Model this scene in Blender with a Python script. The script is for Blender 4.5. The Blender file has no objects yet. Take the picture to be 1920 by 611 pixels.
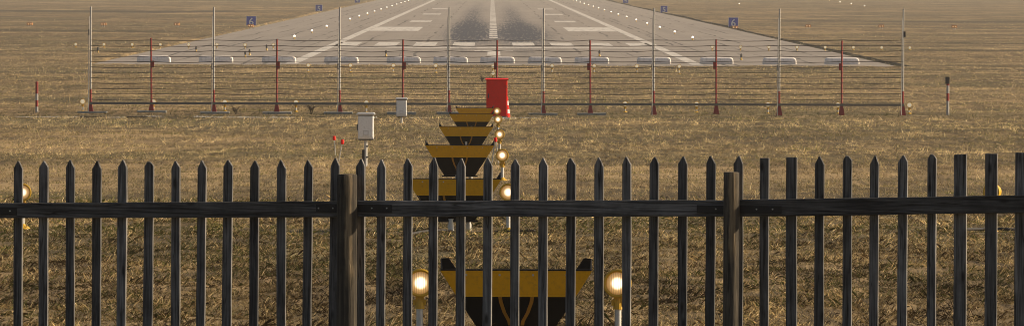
import bpy, math, random
import numpy as np
from mathutils import Vector, Matrix, Euler

random.seed(7); rng = np.random.default_rng(11)
S = bpy.context.scene
COL = S.collection

# ------------------------------------------------------------------ camera, sky, sun, exposure
F = 11200.0                      # focal length in pixels of the 1920 px wide frame
CAMZ = 6.7
YAW = -math.atan(39 / F); PITCH = math.atan(352.5 / F); ROLL = 0.003
R = (Matrix.Rotation(YAW, 3, 'Z') @ Matrix.Rotation(math.pi / 2 - PITCH, 3, 'X') @ Matrix.Rotation(ROLL, 3, 'Z'))
cam_d = bpy.data.cameras.new('camera'); cam = bpy.data.objects.new('camera', cam_d); COL.objects.link(cam)
cam.matrix_world = Matrix.Translation((0, 0, CAMZ)) @ R.to_4x4()
cam_d.sensor_width = 36; cam_d.lens = F / 1920 * 36; cam_d.clip_start = 0.5; cam_d.clip_end = 20000
S.camera = cam

SUN_AZ, SUN_EL = math.radians(80), math.radians(24)
W = bpy.data.worlds.new('World'); S.world = W; W.use_nodes = True
nt = W.node_tree
bg = nt.nodes['Background']
sky = nt.nodes.new('ShaderNodeTexSky'); sky.sky_type = 'NISHITA'; sky.sun_disc = False
sky.sun_elevation = SUN_EL; sky.sun_rotation = SUN_AZ; sky.dust_density = 3.0; sky.air_density = 1.0; sky.ozone_density = 0.6
nt.links.new(sky.outputs[0], bg.inputs[0]); bg.inputs[1].default_value = 0.07
sd = bpy.data.lights.new('sun', 'SUN'); sd.energy = 5.0; sd.angle = math.radians(0.5); sd.color = (1.0, 0.81, 0.57)
sun = bpy.data.objects.new('sun', sd); COL.objects.link(sun)
D = Vector((math.sin(SUN_AZ) * math.cos(SUN_EL), math.cos(SUN_AZ) * math.cos(SUN_EL), math.sin(SUN_EL)))
sun.rotation_euler = D.to_track_quat('Z', 'Y').to_euler(); sun.location = (60, 60, 80)
vs = S.view_settings
vs.view_transform = 'Standard'; vs.look = 'None'; vs.gamma = 1; vs.use_curve_mapping = False; vs.exposure = 0.42
S.render.engine = 'CYCLES'; S.cycles.use_denoising = True; S.cycles.denoiser = 'OPENIMAGEDENOISE'; S.cycles.denoising_prefilter = 'ACCURATE'; S.cycles.filter_width = 1.0
S.cycles.max_bounces = 6; S.cycles.volume_bounces = 0

# ------------------------------------------------------------------ helpers
def P(px, py, Y):
    d = R @ Vector(((px - 960) / F, -(py - 305.5) / F, -1.0))
    t = Y / d.y
    return Vector((d.x * t, Y, CAMZ + d.z * t))

_PY = np.array([-100., 0, 30, 188, 203, 209, 215, 245, 300, 380, 432, 460, 9000])
_PD = np.array([2.4, 2.4, 2.78, 4.77, 4.90, 5.06, 5.15, 5.45, 5.78, 6.29, 6.60, 6.60, 6.60])
_c = [(0.9, 0.31, 1.3), (0.37, 0.83, 4.0), (1.7, 1.1, 2.2), (2.3, 0.6, 0.3), (0.21, 0.13, 5.1), (3.1, 2.3, 0.9)]
def gz(x, y):
    """height of the grass ground (arrays or floats)"""
    x = np.asarray(x, float); y = np.asarray(y, float)
    z = CAMZ - np.interp(y, _PY, _PD)
    b = 0
    for i, (a, c, p) in enumerate(_c):
        b = b + np.sin(a * x + p + 1.3 * np.sin(0.4 * c * y + p)) * np.sin(c * y + 2.1 * p + np.sin(0.7 * a * x))
    z = z + b * 0.016
    # shallow swale across the overrun, and the pavement bed
    rw = ((np.abs(x - 0.3) < 30.3) & (y > 436))
    return np.where(rw, -0.06, z)
def gzf(x, y): return float(gz(x, y))

class MB:
    def __init__(s): s.v = []; s.f = []
    def add(s, vs, fs):
        o = len(s.v); s.v += [tuple(v) for v in vs]; s.f += [tuple(i + o for i in f) for f in fs]; return s
    def box(s, c, d, rot=None):
        x, y, z = d[0] / 2, d[1] / 2, d[2] / 2
        vs = [Vector(p) for p in ((-x, -y, -z), (x, -y, -z), (x, y, -z), (-x, y, -z), (-x, -y, z), (x, -y, z), (x, y, z), (-x, y, z))]
        if rot is not None: vs = [rot @ v for v in vs]
        c = Vector(c)
        return s.add([v + c for v in vs], [(0, 3, 2, 1), (4, 5, 6, 7), (0, 1, 5, 4), (1, 2, 6, 5), (2, 3, 7, 6), (3, 0, 4, 7)])
    def tube(s, a, b, r0, r1=None, n=10):
        a, b = Vector(a), Vector(b); r1 = r0 if r1 is None else r1
        q = (b - a).to_track_quat('Z', 'Y'); vs = []
        for p, r in ((a, r0), (b, r1)):
            for k in range(n):
                t = 2 * math.pi * k / n
                vs.append(p + q @ Vector((r * math.cos(t), r * math.sin(t), 0)))
        fs = [(k, (k + 1) % n, n + (k + 1) % n, n + k) for k in range(n)]
        fs += [tuple(range(n - 1, -1, -1)), tuple(range(n, 2 * n))]
        return s.add(vs, fs)
    def lathe(s, prof, n=20, axis='Z', caps=True):
        vs = []
        for r, h in prof:
            for k in range(n):
                t = 2 * math.pi * k / n
                p = (r * math.cos(t), r * math.sin(t), h)
                vs.append(p if axis == 'Z' else (p[0], p[2], p[1]))
        m = len(prof); fs = []
        for j in range(m - 1):
            for k in range(n):
                q = (j * n + k, j * n + (k + 1) % n, (j + 1) * n + (k + 1) % n, (j + 1) * n + k)
                fs.append(q if axis == 'Z' else q[::-1])
        if caps:
            c0 = tuple(range(n - 1, -1, -1)); c1 = tuple(range((m - 1) * n, m * n))
            fs += [c0 if axis == 'Z' else c0[::-1], c1 if axis == 'Z' else c1[::-1]]
        return s.add(vs, fs)
    def prism(s, pts, y0, y1):
        """xz outline (counter-clockwise seen from -y) extruded along y"""
        n = len(pts)
        vs = [(x, y0, z) for x, z in pts] + [(x, y1, z) for x, z in pts]
        fs = [tuple(range(n)), tuple(range(2 * n - 1, n - 1, -1))]
        fs += [((k + 1) % n, k, n + k, n + (k + 1) % n) for k in range(n)]
        return s.add(vs, fs)
    def mesh(s, name, m, smooth=False):
        me = bpy.data.meshes.new(name); me.from_pydata(s.v, [], s.f); me.validate(); me.update()
        if m is not None: me.materials.append(m)
        if smooth:
            me.polygons.foreach_set('use_smooth', [True] * len(me.polygons))
            try: me.set_sharp_from_angle(angle=math.radians(40))
            except Exception: pass
        return me
    def build(s, name, m, parent=None, loc=(0, 0, 0), smooth=False):
        return link(name, s.mesh(name, m, smooth), parent, loc)

def link(name, me, parent=None, loc=(0, 0, 0), bevel=0.0):
    o = bpy.data.objects.new(name, me); COL.objects.link(o); o.location = loc
    if parent is not None: o.parent = parent
    if bevel: bev(o, bevel)
    return o
def bev(o, w, seg=2):
    m = o.modifiers.new('bevel', 'BEVEL'); m.width = w; m.segments = seg; m.limit_method = 'ANGLE'; m.angle_limit = math.radians(35)
    return o
def empty(name, loc, rz=0.0):
    o = bpy.data.objects.new(name, None); o.empty_display_size = 0.1; COL.objects.link(o); o.location = loc; o.rotation_euler = (0, 0, rz); return o
def tag(o, label=None, cat=None, group=None, kind=None):
    if label: o['label'] = label
    if cat: o['category'] = cat
    if group: o['group'] = group
    if kind: o['kind'] = kind
    return o
ORD = ['first', 'second', 'third', 'fourth', 'fifth', 'sixth', 'seventh', 'eighth', 'ninth', 'tenth', 'eleventh', 'twelfth',
       'thirteenth', 'fourteenth', 'fifteenth', 'sixteenth', 'seventeenth', 'eighteenth']

# ------------------------------------------------------------------ materials
class N:
    def __init__(s, name):
        s.m = bpy.data.materials.new(name); s.m.use_nodes = True; s.t = s.m.node_tree; s.n = s.t.nodes
        s.b = s.n['Principled BSDF']; s.out = s.n['Material Output']
    def new(s, t, **k):
        o = s.n.new(t)
        for a, v in k.items(): setattr(o, a, v)
        return o
    def l(s, a, b): s.t.links.new(a, b)
    def coord(s, scale=(1, 1, 1), kind='Object', loc=(0, 0, 0)):
        if kind == 'World': src = s.new('ShaderNodeNewGeometry').outputs['Position']
        else: src = s.new('ShaderNodeTexCoord').outputs[kind]
        mp = s.new('ShaderNodeMapping'); mp.inputs['Scale'].default_value = scale; mp.inputs['Location'].default_value = loc
        s.l(src, mp.inputs[0]); return mp.outputs[0]
    def noise(s, vec, scale, detail=4, rough=0.55, dist=0.0):
        o = s.new('ShaderNodeTexNoise'); o.inputs['Scale'].default_value = scale; o.inputs['Detail'].default_value = detail
        o.inputs['Roughness'].default_value = rough; o.inputs['Distortion'].default_value = dist
        s.l(vec, o.inputs['Vector']); return o.outputs[0]
    def ramp(s, fac, stops):
        o = s.new('ShaderNodeValToRGB'); cr = o.color_ramp
        while len(cr.elements) < len(stops): cr.elements.new(0.5)
        for e, (p, c) in zip(cr.elements, stops):
            e.position = p; e.color = (c if len(c) == 4 else (*c, 1)) if hasattr(c, '__len__') else (c, c, c, 1)
        s.l(fac, o.inputs[0]); return o.outputs[0]
    def mix(s, fac, a, b, mode='MIX'):
        o = s.new('ShaderNodeMix', data_type='RGBA', blend_type=mode)
        for i, v in ((0, fac), (6, a), (7, b)):
            if isinstance(v, bpy.types.NodeSocket): s.l(v, o.inputs[i])
            elif i == 0: o.inputs[0].default_value = v
            else: o.inputs[i].default_value = (*v, 1) if len(v) == 3 else v
        return o.outputs[2]
    def math(s, op, a, b=0.0, c=0.0, clamp=False):
        o = s.new('ShaderNodeMath', operation=op, use_clamp=clamp)
        for i, v in enumerate((a, b, c)):
            if isinstance(v, bpy.types.NodeSocket): s.l(v, o.inputs[i])
            else: o.inputs[i].default_value = v
        return o.outputs[0]
    def sep(s, v):
        o = s.new('ShaderNodeSeparateXYZ'); s.l(v, o.inputs[0]); return o.outputs
    def color(s, v):
        if isinstance(v, bpy.types.NodeSocket): s.l(v, s.b.inputs['Base Color'])
        else: s.b.inputs['Base Color'].default_value = (*v, 1)
    def bump(s, h, strength=0.4, dist=0.01):
        o = s.new('ShaderNodeBump'); o.inputs['Strength'].default_value = strength; o.inputs['Distance'].default_value = dist
        s.l(h, o.inputs['Height']); s.l(o.outputs[0], s.b.inputs['Normal'])
    def rough(s, v, metal=0.0, spec=None):
        s.b.inputs['Roughness'].default_value = v; s.b.inputs['Metallic'].default_value = metal
        if spec is not None: s.b.inputs['Specular IOR Level'].default_value = spec

def paint(name, c, rough=0.5, metal=0.0, var=0.25, dirt=(0.08, 0.065, 0.05), dirt_amt=0.35, scale=6.0, spec=None):
    """painted or coated surface with uneven tone and grime"""
    n = N(name); v = n.coord()
    a = n.noise(v, scale, 5, 0.6); b = n.noise(v, scale * 5, 4, 0.6)
    base = n.mix(a, tuple(x * (1 - var) for x in c), tuple(min(1, x * (1 + var * .6)) for x in c))
    n.color(n.mix(n.math('MULTIPLY', n.ramp(b, [(0.5, 0.0), (0.75, 1.0)]), dirt_amt), base, dirt))
    n.rough(rough, metal, spec); n.bump(b, 0.15, 0.004)
    return n.m

def emis(name, c, strength, base=None):
    n = N(name); n.color(base or c); n.b.inputs['Emission Color'].default_value = (*c, 1); n.b.inputs['Emission Strength'].default_value = strength
    n.rough(0.3); n.m.cycles.emission_sampling = 'NONE'; return n.m

M = {}
M['yellow'] = paint('yellow_paint', (0.74, 0.37, 0.004), 0.6, var=0.14, dirt_amt=0.25, spec=0.2)
M['bracket'] = paint('bracket_paint', (0.42, 0.20, 0.008), 0.6, var=0.2, dirt_amt=0.4)
M['lamp_yellow'] = paint('lamp_yellow_paint', (0.62, 0.36, 0.02), 0.4, var=0.1, dirt_amt=0.2, scale=12)
M['black'] = paint('black_paint', (0.007, 0.0065, 0.006), 0.8, var=0.3, dirt=(0.015, 0.012, 0.01), spec=0.2)
M['grey_steel'] = paint('grey_steel', (0.2, 0.2, 0.2), 0.45, 0.5, var=0.2)
M['galv'] = paint('galvanised_steel', (0.62, 0.61, 0.58), 0.4, 0.35, var=0.15, scale=20)
M['white'] = paint('white_paint', (0.44, 0.42, 0.385), 0.5, var=0.08, dirt_amt=0.3, scale=4)
M['cabinet_white'] = paint('cabinet_white', (0.80, 0.80, 0.78), 0.5, var=0.06, dirt_amt=0.25, scale=5)
M['seal'] = paint('dark_seal', (0.05, 0.05, 0.05), 0.7)
M['red'] = paint('red_paint', (0.85, 0.013, 0.006), 0.6, var=0.15, dirt_amt=0.15, scale=4, spec=0.15)
M['dark_red'] = paint('dark_red_paint', (0.28, 0.014, 0.011), 0.5, var=0.2, dirt_amt=0.3, scale=8)
M['blue'] = paint('sign_blue', (0.022, 0.065, 0.46), 0.5, var=0.12, dirt_amt=0.12, scale=2)
M['sign_white'] = paint('sign_white', (0.74, 0.74, 0.74), 0.5, var=0.05, dirt_amt=0.1)
M['orange'] = paint('papi_orange', (0.62, 0.25, 0.06), 0.5, var=0.12, dirt_amt=0.2)
M['wire'] = paint('wire_steel', (0.075, 0.06, 0.05), 0.6, 0.3, dirt_amt=0.1)
M['beam'] = paint('beam_steel', (0.17, 0.16, 0.135), 0.6, 0.2)
M['concrete'] = paint('concrete', (0.30, 0.31, 0.285), 0.85, var=0.25, scale=3, dirt=(0.10, 0.11, 0.07), dirt_amt=0.5)
M['block_white'] = paint('block_white', (0.80, 0.73, 0.67), 0.7, var=0.1, scale=1.2, dirt=(0.3, 0.26, 0.22), dirt_amt=0.5)
M['lip_shade'] = paint('lip_shade', (0.07, 0.06, 0.045), 0.9, scale=3)
M['pole_white'] = paint('pole_white', (0.40, 0.385, 0.36), 0.6, scale=5)
M['rubber'] = paint('black_rubber', (0.03, 0.028, 0.026), 0.8)
M['plate'] = paint('black_iron', (0.012, 0.012, 0.013), 0.55, 0.4, var=0.3, scale=20, dirt=(0.06, 0.035, 0.02), dirt_amt=0.3)
M['bolt'] = paint('bolt_zinc', (0.55, 0.54, 0.5), 0.4, 0.6, scale=60)
M['weed'] = paint('dry_weed', (0.07, 0.05, 0.03), 0.9)
M['cream'] = emis('lamp_lens_pale', (1.0, 0.80, 0.50), 0.3, (0.75, 0.68, 0.52))
M['edge_lens'] = emis('edge_lens', (1.0, 0.92, 0.75), 0.9, (0.8, 0.78, 0.7))
M['papi_lens'] = emis('papi_lens', (1.0, 0.6, 0.25), 0.5, (0.8, 0.6, 0.4))

# lit lamp glass: bright reflector core, vertical ribs, amber rim
n = N('lamp_lens_lit'); v = n.coord(); x, y, z = n.sep(v)
rr = n.math('SQRT', n.math('ADD', n.math('POWER', x, 2), n.math('POWER', z, 2)))
core = n.ramp(n.math('DIVIDE', rr, 0.1), [(0.0, (1, .90, .76)), (0.40, (1, .80, .55)), (0.6, (1.0, .52, .14)), (1.0, (0.7, .30, .04))])
rib = n.math('ADD', n.math('MULTIPLY', n.math('SINE', n.math('MULTIPLY', x, 420)), 0.5), 0.5)
st = n.ramp(n.math('DIVIDE', rr, 0.1), [(0.0, 1.0), (0.42, 0.8), (0.60, 0.28), (1.0, 0.10)])
stm = n.math('MULTIPLY', n.math('MULTIPLY', st, 1.9), n.math('MULTIPLY_ADD', rib, 0.55, 0.45))
n.color((0.7, 0.6, 0.4)); n.l(core, n.b.inputs['Emission Color']); n.l(stm, n.b.inputs['Emission Strength']); n.rough(0.25)
n.bump(rib, 0.5, 0.01); n.m.cycles.emission_sampling = 'NONE'; M['lit'] = n.m

# weathered fence timber
def timber(name, c_lo, c_hi, along, strength=0.7, bare_lit=None):
    n = N(name)
    oi = n.new('ShaderNodeObjectInfo').outputs['Random']
    tc = n.new('ShaderNodeTexCoord').outputs['Object']
    off = n.new('ShaderNodeCombineXYZ'); n.l(n.math('MULTIPLY', oi, 37.0), off.inputs[0]); n.l(n.math('MULTIPLY', oi, 91.0), off.inputs[2])
    ad = n.new('ShaderNodeVectorMath', operation='ADD'); n.l(tc, ad.inputs[0]); n.l(off.outputs[0], ad.inputs[1])
    mp = n.new('ShaderNodeMapping'); mp.inputs['Scale'].default_value = (1.2, 40, 40) if along == 'X' else (40, 40, 1.2)
    n.l(ad.outputs[0], mp.inputs[0])
    g = n.noise(mp.outputs[0], 1.6, 6, 0.65, 0.6); g2 = n.noise(mp.outputs[0], 0.55, 3, 0.5, 0.3)
    blot = n.noise(ad.outputs[0], 4.0, 4, 0.6)
    c = n.mix(n.ramp(g, [(0.36, 0.0), (0.68, 1.0)]), c_lo, c_hi)
    vr = n.math('MULTIPLY_ADD', oi, 0.95, 0.5); hv = n.new('ShaderNodeHueSaturation'); n.l(vr, hv.inputs['Value']); n.l(c, hv.inputs['Color']); c = hv.outputs[0]
    c = n.mix(n.math('MULTIPLY', n.ramp(blot, [(0.45, 0.0), (0.7, 1.0)]), 0.55), c, tuple(x * 0.45 for x in c_lo))
    # knots
    mk = n.new('ShaderNodeMapping'); mk.inputs['Scale'].default_value = (3, 9, 9) if along == 'X' else (9, 9, 3); n.l(ad.outputs[0], mk.inputs[0])
    vo = n.new('ShaderNodeTexVoronoi'); vo.inputs['Scale'].default_value = 1.0; n.l(mk.outputs[0], vo.inputs['Vector'])
    c = n.mix(n.ramp(vo.outputs['Distance'], [(0.06, 0.85), (0.16, 0.0)]), c, (0.006, 0.005, 0.005))
    # long drying cracks
    crack = n.ramp(g2, [(0.485, 0.0), (0.5, 1.0), (0.515, 0.0)])
    c = n.mix(n.math('MULTIPLY', crack, 0.8), c, (0.004, 0.004, 0.004))
    if bare_lit:  # bare wood stripe, with the post's sunlit streak painted into its pale colour
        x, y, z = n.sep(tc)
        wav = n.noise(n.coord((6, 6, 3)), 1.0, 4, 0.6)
        m1 = n.ramp(n.math('ADD', x, n.math('MULTIPLY_ADD', wav, 0.07, -0.035)), [(bare_lit[0] - .004 + .5, 0.0), (bare_lit[0] + .004 + .5, 1.0)])
        m1 = n.ramp(n.math('ADD', n.math('ADD', x, 0.5), n.math('MULTIPLY_ADD', wav, 0.07, -0.035)), [(0.5 + bare_lit[0] - .006, 0.0), (0.5 + bare_lit[0] + .006, 1.0)])
        m2 = n.ramp(n.math('ADD', n.math('ADD', x, 0.5), n.math('MULTIPLY_ADD', wav, -0.06, 0.03)), [(0.5 + bare_lit[1] - .006, 1.0), (0.5 + bare_lit[1] + .006, 0.0)])
        m3 = n.ramp(n.math('MULTIPLY', n.math('ADD', z, n.math('MULTIPLY', wav, 0.3)), 0.5), [(bare_lit[2] * .5 - .03, 0.0), (bare_lit[2] * .5 + .03, 1.0)])
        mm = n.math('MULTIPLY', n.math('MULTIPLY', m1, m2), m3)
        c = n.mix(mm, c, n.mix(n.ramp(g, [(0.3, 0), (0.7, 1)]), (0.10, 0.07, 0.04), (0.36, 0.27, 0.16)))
    n.color(c); n.rough(0.8, 0, 0.3)
    h = n.math('SUBTRACT', g, n.math('MULTIPLY', crack, 0.8))
    n.bump(h, strength, 0.006); return n.m
M['picket'] = timber('picket_timber', (0.034, 0.033, 0.032), (0.225, 0.215, 0.205), 'Z')
M['rail'] = timber('rail_timber', (0.029, 0.028, 0.027), (0.19, 0.182, 0.174), 'X')
M['post_a'] = timber('post_timber_dark', (0.02, 0.017, 0.013), (0.105, 0.085, 0.058), 'Z', 1.0, bare_lit=(0.012, 0.05, 1.05))
M['post_b'] = timber('post_timber_worn', (0.032, 0.027, 0.021), (0.17, 0.14, 0.10), 'Z', 1.0, bare_lit=(0.002, 0.036, 1.28))

# ground under the grass
n = N('dry_turf'); v = n.coord(kind='World')
n1 = n.noise(v, 0.035, 5, 0.6); n2 = n.noise(n.coord((1, 0.3, 1), 'World'), 0.6, 5, 0.65); n3 = n.noise(n.coord((1, 0.12, 1), 'World'), 4.0, 5, 0.7)
vv = n.coord((0.01, 0.09, 0.1), 'World'); n4 = n.noise(vv, 1.0, 6, 0.65, 0.4)
c = n.mix(n.ramp(n2, [(0.35, 0), (0.65, 1)]), (0.165, 0.110, 0.052), (0.34, 0.242, 0.122))
c = n.mix(n.ramp(n1, [(0.42, 0), (0.62, 1)]), c, n.mix(n2, (0.10, 0.09, 0.038), (0.24, 0.19, 0.10)))
c = n.mix(n.math('MULTIPLY', n.ramp(n3, [(0.44, 1.0), (0.56, 0.0)]), 0.75), c, (0.065, 0.047, 0.025))
c = n.mix(n.math('MULTIPLY', n.ramp(n4, [(0.40, 1.0), (0.52, 0.0)]), 0.75), c, (0.085, 0.068, 0.04))
n5 = n.noise(n.coord((0.035, 0.05, 0.1), 'World', loc=(3, 7, 0)), 1.0, 6, 0.7, 0.8)
c = n.mix(n.math('MULTIPLY', n.ramp(n5, [(0.5, 0.0), (0.66, 1.0)]), 0.8), c, (0.40, 0.285, 0.15))
n6 = n.noise(n.coord((0.3, 0.02, 0.1), 'World'), 1.0, 5, 0.75)
c = n.mix(n.math('MULTIPLY', n.ramp(n6, [(0.40, 1.0), (0.5, 0.0)]), 0.5), c, (0.07, 0.052, 0.03))
x, y, z = n.sep(v)
wob = n.noise(n.coord((0.25, 0.25, 1), 'World'), 1.0, 4, 0.65)
def band(yc, hw, x0, x1, slope):
    yy = n.math('ADD', n.math('SUBTRACT', y, yc), n.math('MULTIPLY', x, slope))
    yy = n.math('ABSOLUTE', n.math('ADD', yy, n.math('MULTIPLY_ADD', wob, 2.2 * hw, -1.1 * hw)))
    a = n.math('SUBTRACT', 1.0, n.math('DIVIDE', yy, hw), clamp=True)
    b = n.math('MULTIPLY', n.math('DIVIDE', n.math('SUBTRACT', x, x0), 4.0, clamp=True), n.math('DIVIDE', n.math('SUBTRACT', x1, x), 6.0, clamp=True))
    return n.math('MULTIPLY', n.math('MULTIPLY', n.math('MULTIPLY', a, 2.5, clamp=True), b), 0.85)
for q in ((392, 7, -90, -14, -0.25), (418, 5, 8, 80, 0.1), (690, 14, -120, -34, 0.0), (615, 9, 36, 140, 0.55), (545, 6, 34, 120, 0.3), (1040, 30, -160, -40, 0.1), (880, 20, 40, 160, 0.3)):
    c = n.mix(band(*q), c, (0.055, 0.046, 0.028))
n.color(c); n.rough(0.95, 0, 0.1)
n.bump(n.math('ADD', n3, n.math('MULTIPLY', n2, 2.0)), 0.8, 0.08); M['turf'] = n.m

# blades
n = N('straw_blade'); at = n.new('ShaderNodeAttribute', attribute_name='tone').outputs['Color']
n.color(at); n.rough(0.75, 0, 0.25)
tr = n.new('ShaderNodeBsdfTranslucent'); n.l(at, tr.inputs['Color'])
ms = n.new('ShaderNodeMixShader'); ms.inputs[0].default_value = 0.35
n.l(n.b.outputs[0], ms.inputs[1]); n.l(tr.outputs[0], ms.inputs[2]); n.l(ms.outputs[0], n.out.inputs[0]); M['blade'] = n.m

# runway asphalt with tyre rubber
n = N('runway_asphalt'); v = n.coord(); x, y, z = n.sep(v)
a1 = n.noise(v, 0.06, 5, 0.6); a2 = n.noise(v, 1.2, 5, 0.7)
stv = n.coord((0.55, 0.006, 1)); st1 = n.noise(stv, 1.0, 5, 0.6)
ckv = n.coord((0.33, 0.004, 1), loc=(7.3, 1, 0)); ck = n.noise(ckv, 1.0, 3, 0.6, 0.2)
crv = n.coord((0.012, 0.11, 1), loc=(2.3, 5, 0)); cr = n.noise(crv, 1.0, 3, 0.5, 0.2)
c = n.mix(a1, (0.235, 0.20, 0.168), (0.33, 0.287, 0.243))
c = n.mix(n.math('MULTIPLY', n.ramp(st1, [(0.45, 0), (0.75, 1)]), 0.45), c, (0.15, 0.135, 0.12))
c = n.mix(n.math('MULTIPLY', n.ramp(a2, [(0.5, 0), (0.75, 1)]), 0.3), c, (0.12, 0.11, 0.10))
brk = n.ramp(n.noise(n.coord((0.2, 0.02, 1)), 1.0, 3), [(0.5, 0), (0.6, 1)])
c = n.mix(n.math('MULTIPLY', n.math('MULTIPLY', n.ramp(ck, [(0.492, 0), (0.5, 1), (0.508, 0)]), brk), 0.7), c, (0.03, 0.027, 0.025))
c = n.mix(n.math('MULTIPLY', n.ramp(cr, [(0.494, 0), (0.5, 1), (0.506, 0)]), 0.35), c, (0.04, 0.036, 0.033))
wobx = n.math('MULTIPLY_ADD', n.noise(n.coord((0.0, 0.02, 1), loc=(3, 0, 0)), 1.0, 4, 0.6), 1.6, -0.8)
brk2 = n.ramp(n.noise(n.coord((0.35, 0.03, 1), loc=(1, 9, 0)), 1.0, 4, 0.7), [(0.46, 0), (0.56, 1)])
xw = n.math('ADD', x, wobx)
lines = None
for x0 in (-26.5, -24.2, -22.1, -18.6, -17.0, -12.3, -6.4, 7.6, 12.6, 17.4, 18.3, 22.4, 24.6, 27.1):
    d = n.math('LESS_THAN', n.math('ABSOLUTE', n.math('SUBTRACT', xw, x0)), 0.13)
    lines = d if lines is None else n.math('MAXIMUM', lines, d)
c = n.mix(n.math('MULTIPLY', n.math('MULTIPLY', lines, brk2), 0.8), c, (0.045, 0.04, 0.036))
wy = n.math('ADD', y, n.math('MULTIPLY_ADD', n.noise(n.coord((0.15, 0.0, 1)), 1.0, 4, 0.6), 8.0, -4.0))
tl = None
for y0 in (457, 468, 483, 512, 537, 610, 655):
    d = n.math('LESS_THAN', n.math('ABSOLUTE', n.math('SUBTRACT', wy, y0)), 1.0)
    tl = d if tl is None else n.math('MAXIMUM', tl, d)
brk3 = n.ramp(n.noise(n.coord((0.12, 0.05, 1), loc=(4, 2, 0)), 1.0, 4, 0.7), [(0.47, 0), (0.55, 1)])
c = n.mix(n.math('MULTIPLY', n.math('MULTIPLY', tl, brk3), 0.55), c, (0.05, 0.045, 0.04))
def gauss(xc, xs, yc, ys):
    gx = n.math('POWER', n.math('DIVIDE', n.math('SUBTRACT', x, xc), xs), 2)
    gy = n.math('POWER', n.math('DIVIDE', n.math('SUBTRACT', y, yc), ys), 2)
    return n.math('POWER', 2.718, n.math('MULTIPLY', n.math('ADD', gx, gy), -1.0))
g = n.math('ADD', n.math('ADD', gauss(-2.6, 2.1, 725, 125), n.math('ADD', gauss(3.5, 2.3, 705, 115), n.math('MULTIPLY', gauss(0.3, 4.2, 660, 60), 0.3))), n.math('MULTIPLY', n.math('ADD', gauss(-3.1, 1.5, 950, 330), gauss(3.4, 1.5, 950, 330)), 0.4))
sp = n.noise(n.coord((3.2, 0.045, 1)), 1.0, 6, 0.8)
rub = n.math('MULTIPLY', n.math('MULTIPLY', g, 2.3), n.ramp(sp, [(0.40, 0.15), (0.56, 1.0)]), clamp=True)
c = n.mix(n.math('MULTIPLY', rub, 0.96), c, (0.03, 0.036, 0.052))
n.color(c); n.rough(0.85, 0, 0.25); n.bump(a2, 0.3, 0.01); M['asphalt'] = n.m

n = N('runway_paint'); v = n.coord()
w1 = n.noise(v, 0.9, 5, 0.7); w2 = n.noise(n.coord((1.5, 0.1, 1)), 1.0, 4, 0.7)
c = n.mix(n.ramp(w1, [(0.35, 0), (0.7, 1)]), (0.48, 0.44, 0.39), (0.64, 0.60, 0.54))
c = n.mix(n.math('MULTIPLY', n.ramp(w2, [(0.5, 0), (0.68, 1)]), 0.7), c, (0.24, 0.22, 0.20))
n.color(c); n.rough(0.8, 0, 0.25); M['mark'] = n.m

n = N('gravel_stone'); oi = n.noise(n.coord(), 9.0, 2)
n.color(n.ramp(oi, [(0.3, (0.22, 0.20, 0.17)), (0.7, (0.58, 0.55, 0.49))])); n.rough(0.85); M['gravel'] = n.m

# ------------------------------------------------------------------ ground
def ground():
    xs = np.concatenate([np.geomspace(-2600, -46, 40)[:-1] if False else -np.geomspace(2600, 46, 40), np.arange(-45, 45.01, 0.45), np.geomspace(46, 2600, 40)])
    xs = np.sort(np.concatenate([xs, [-30.1, -29.95, 30.55, 30.7]]))
    ys = [-60.0, -30, 0, 20, 35]
    while ys[-1] < 440: ys.append(ys[-1] + max(0.4, ys[-1] * 0.0042))
    ys = [y for y in ys if y < 435.5] + [435.9, 436.1]
    while ys[-1] < 6500: ys.append(ys[-1] + max(2.0, (ys[-1] - 430) * 0.03))
    ys = np.array(ys)
    X, Y = np.meshgrid(xs, ys); Z = gz(X, Y)
    far = np.clip((Y - 460) / 300, 0, 1) * (np.abs(X) > 30)
    Z = Z + far * 0.10 * np.sin(X * 0.09 + 2 * np.sin(Y * 0.011)) * np.sin(Y * 0.021 + X * 0.013)
    nx, ny = len(xs), len(ys)
    co = np.stack([X, Y, Z], -1).reshape(-1, 3)
    i = (np.arange(ny - 1)[:, None] * nx + np.arange(nx - 1)[None, :]).ravel()
    q = np.stack([i, i + 1, i + nx + 1, i + nx], -1)
    me = bpy.data.meshes.new('ground'); me.from_pydata([], [], [])
    me.vertices.add(len(co)); me.vertices.foreach_set('co', co.ravel())
    me.loops.add(q.size); me.loops.foreach_set('vertex_index', q.ravel())
    me.polygons.add(len(q)); me.polygons.foreach_set('loop_start', np.arange(len(q)) * 4); me.polygons.foreach_set('loop_total', np.full(len(q), 4))
    me.polygons.foreach_set('use_smooth', np.ones(len(q), bool)); me.update(); me.validate(); me.materials.append(M['turf'])
    return tag(link('ground', me), kind='structure', label='dry brown airfield grass ground falling towards the runway')
ground()

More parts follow.
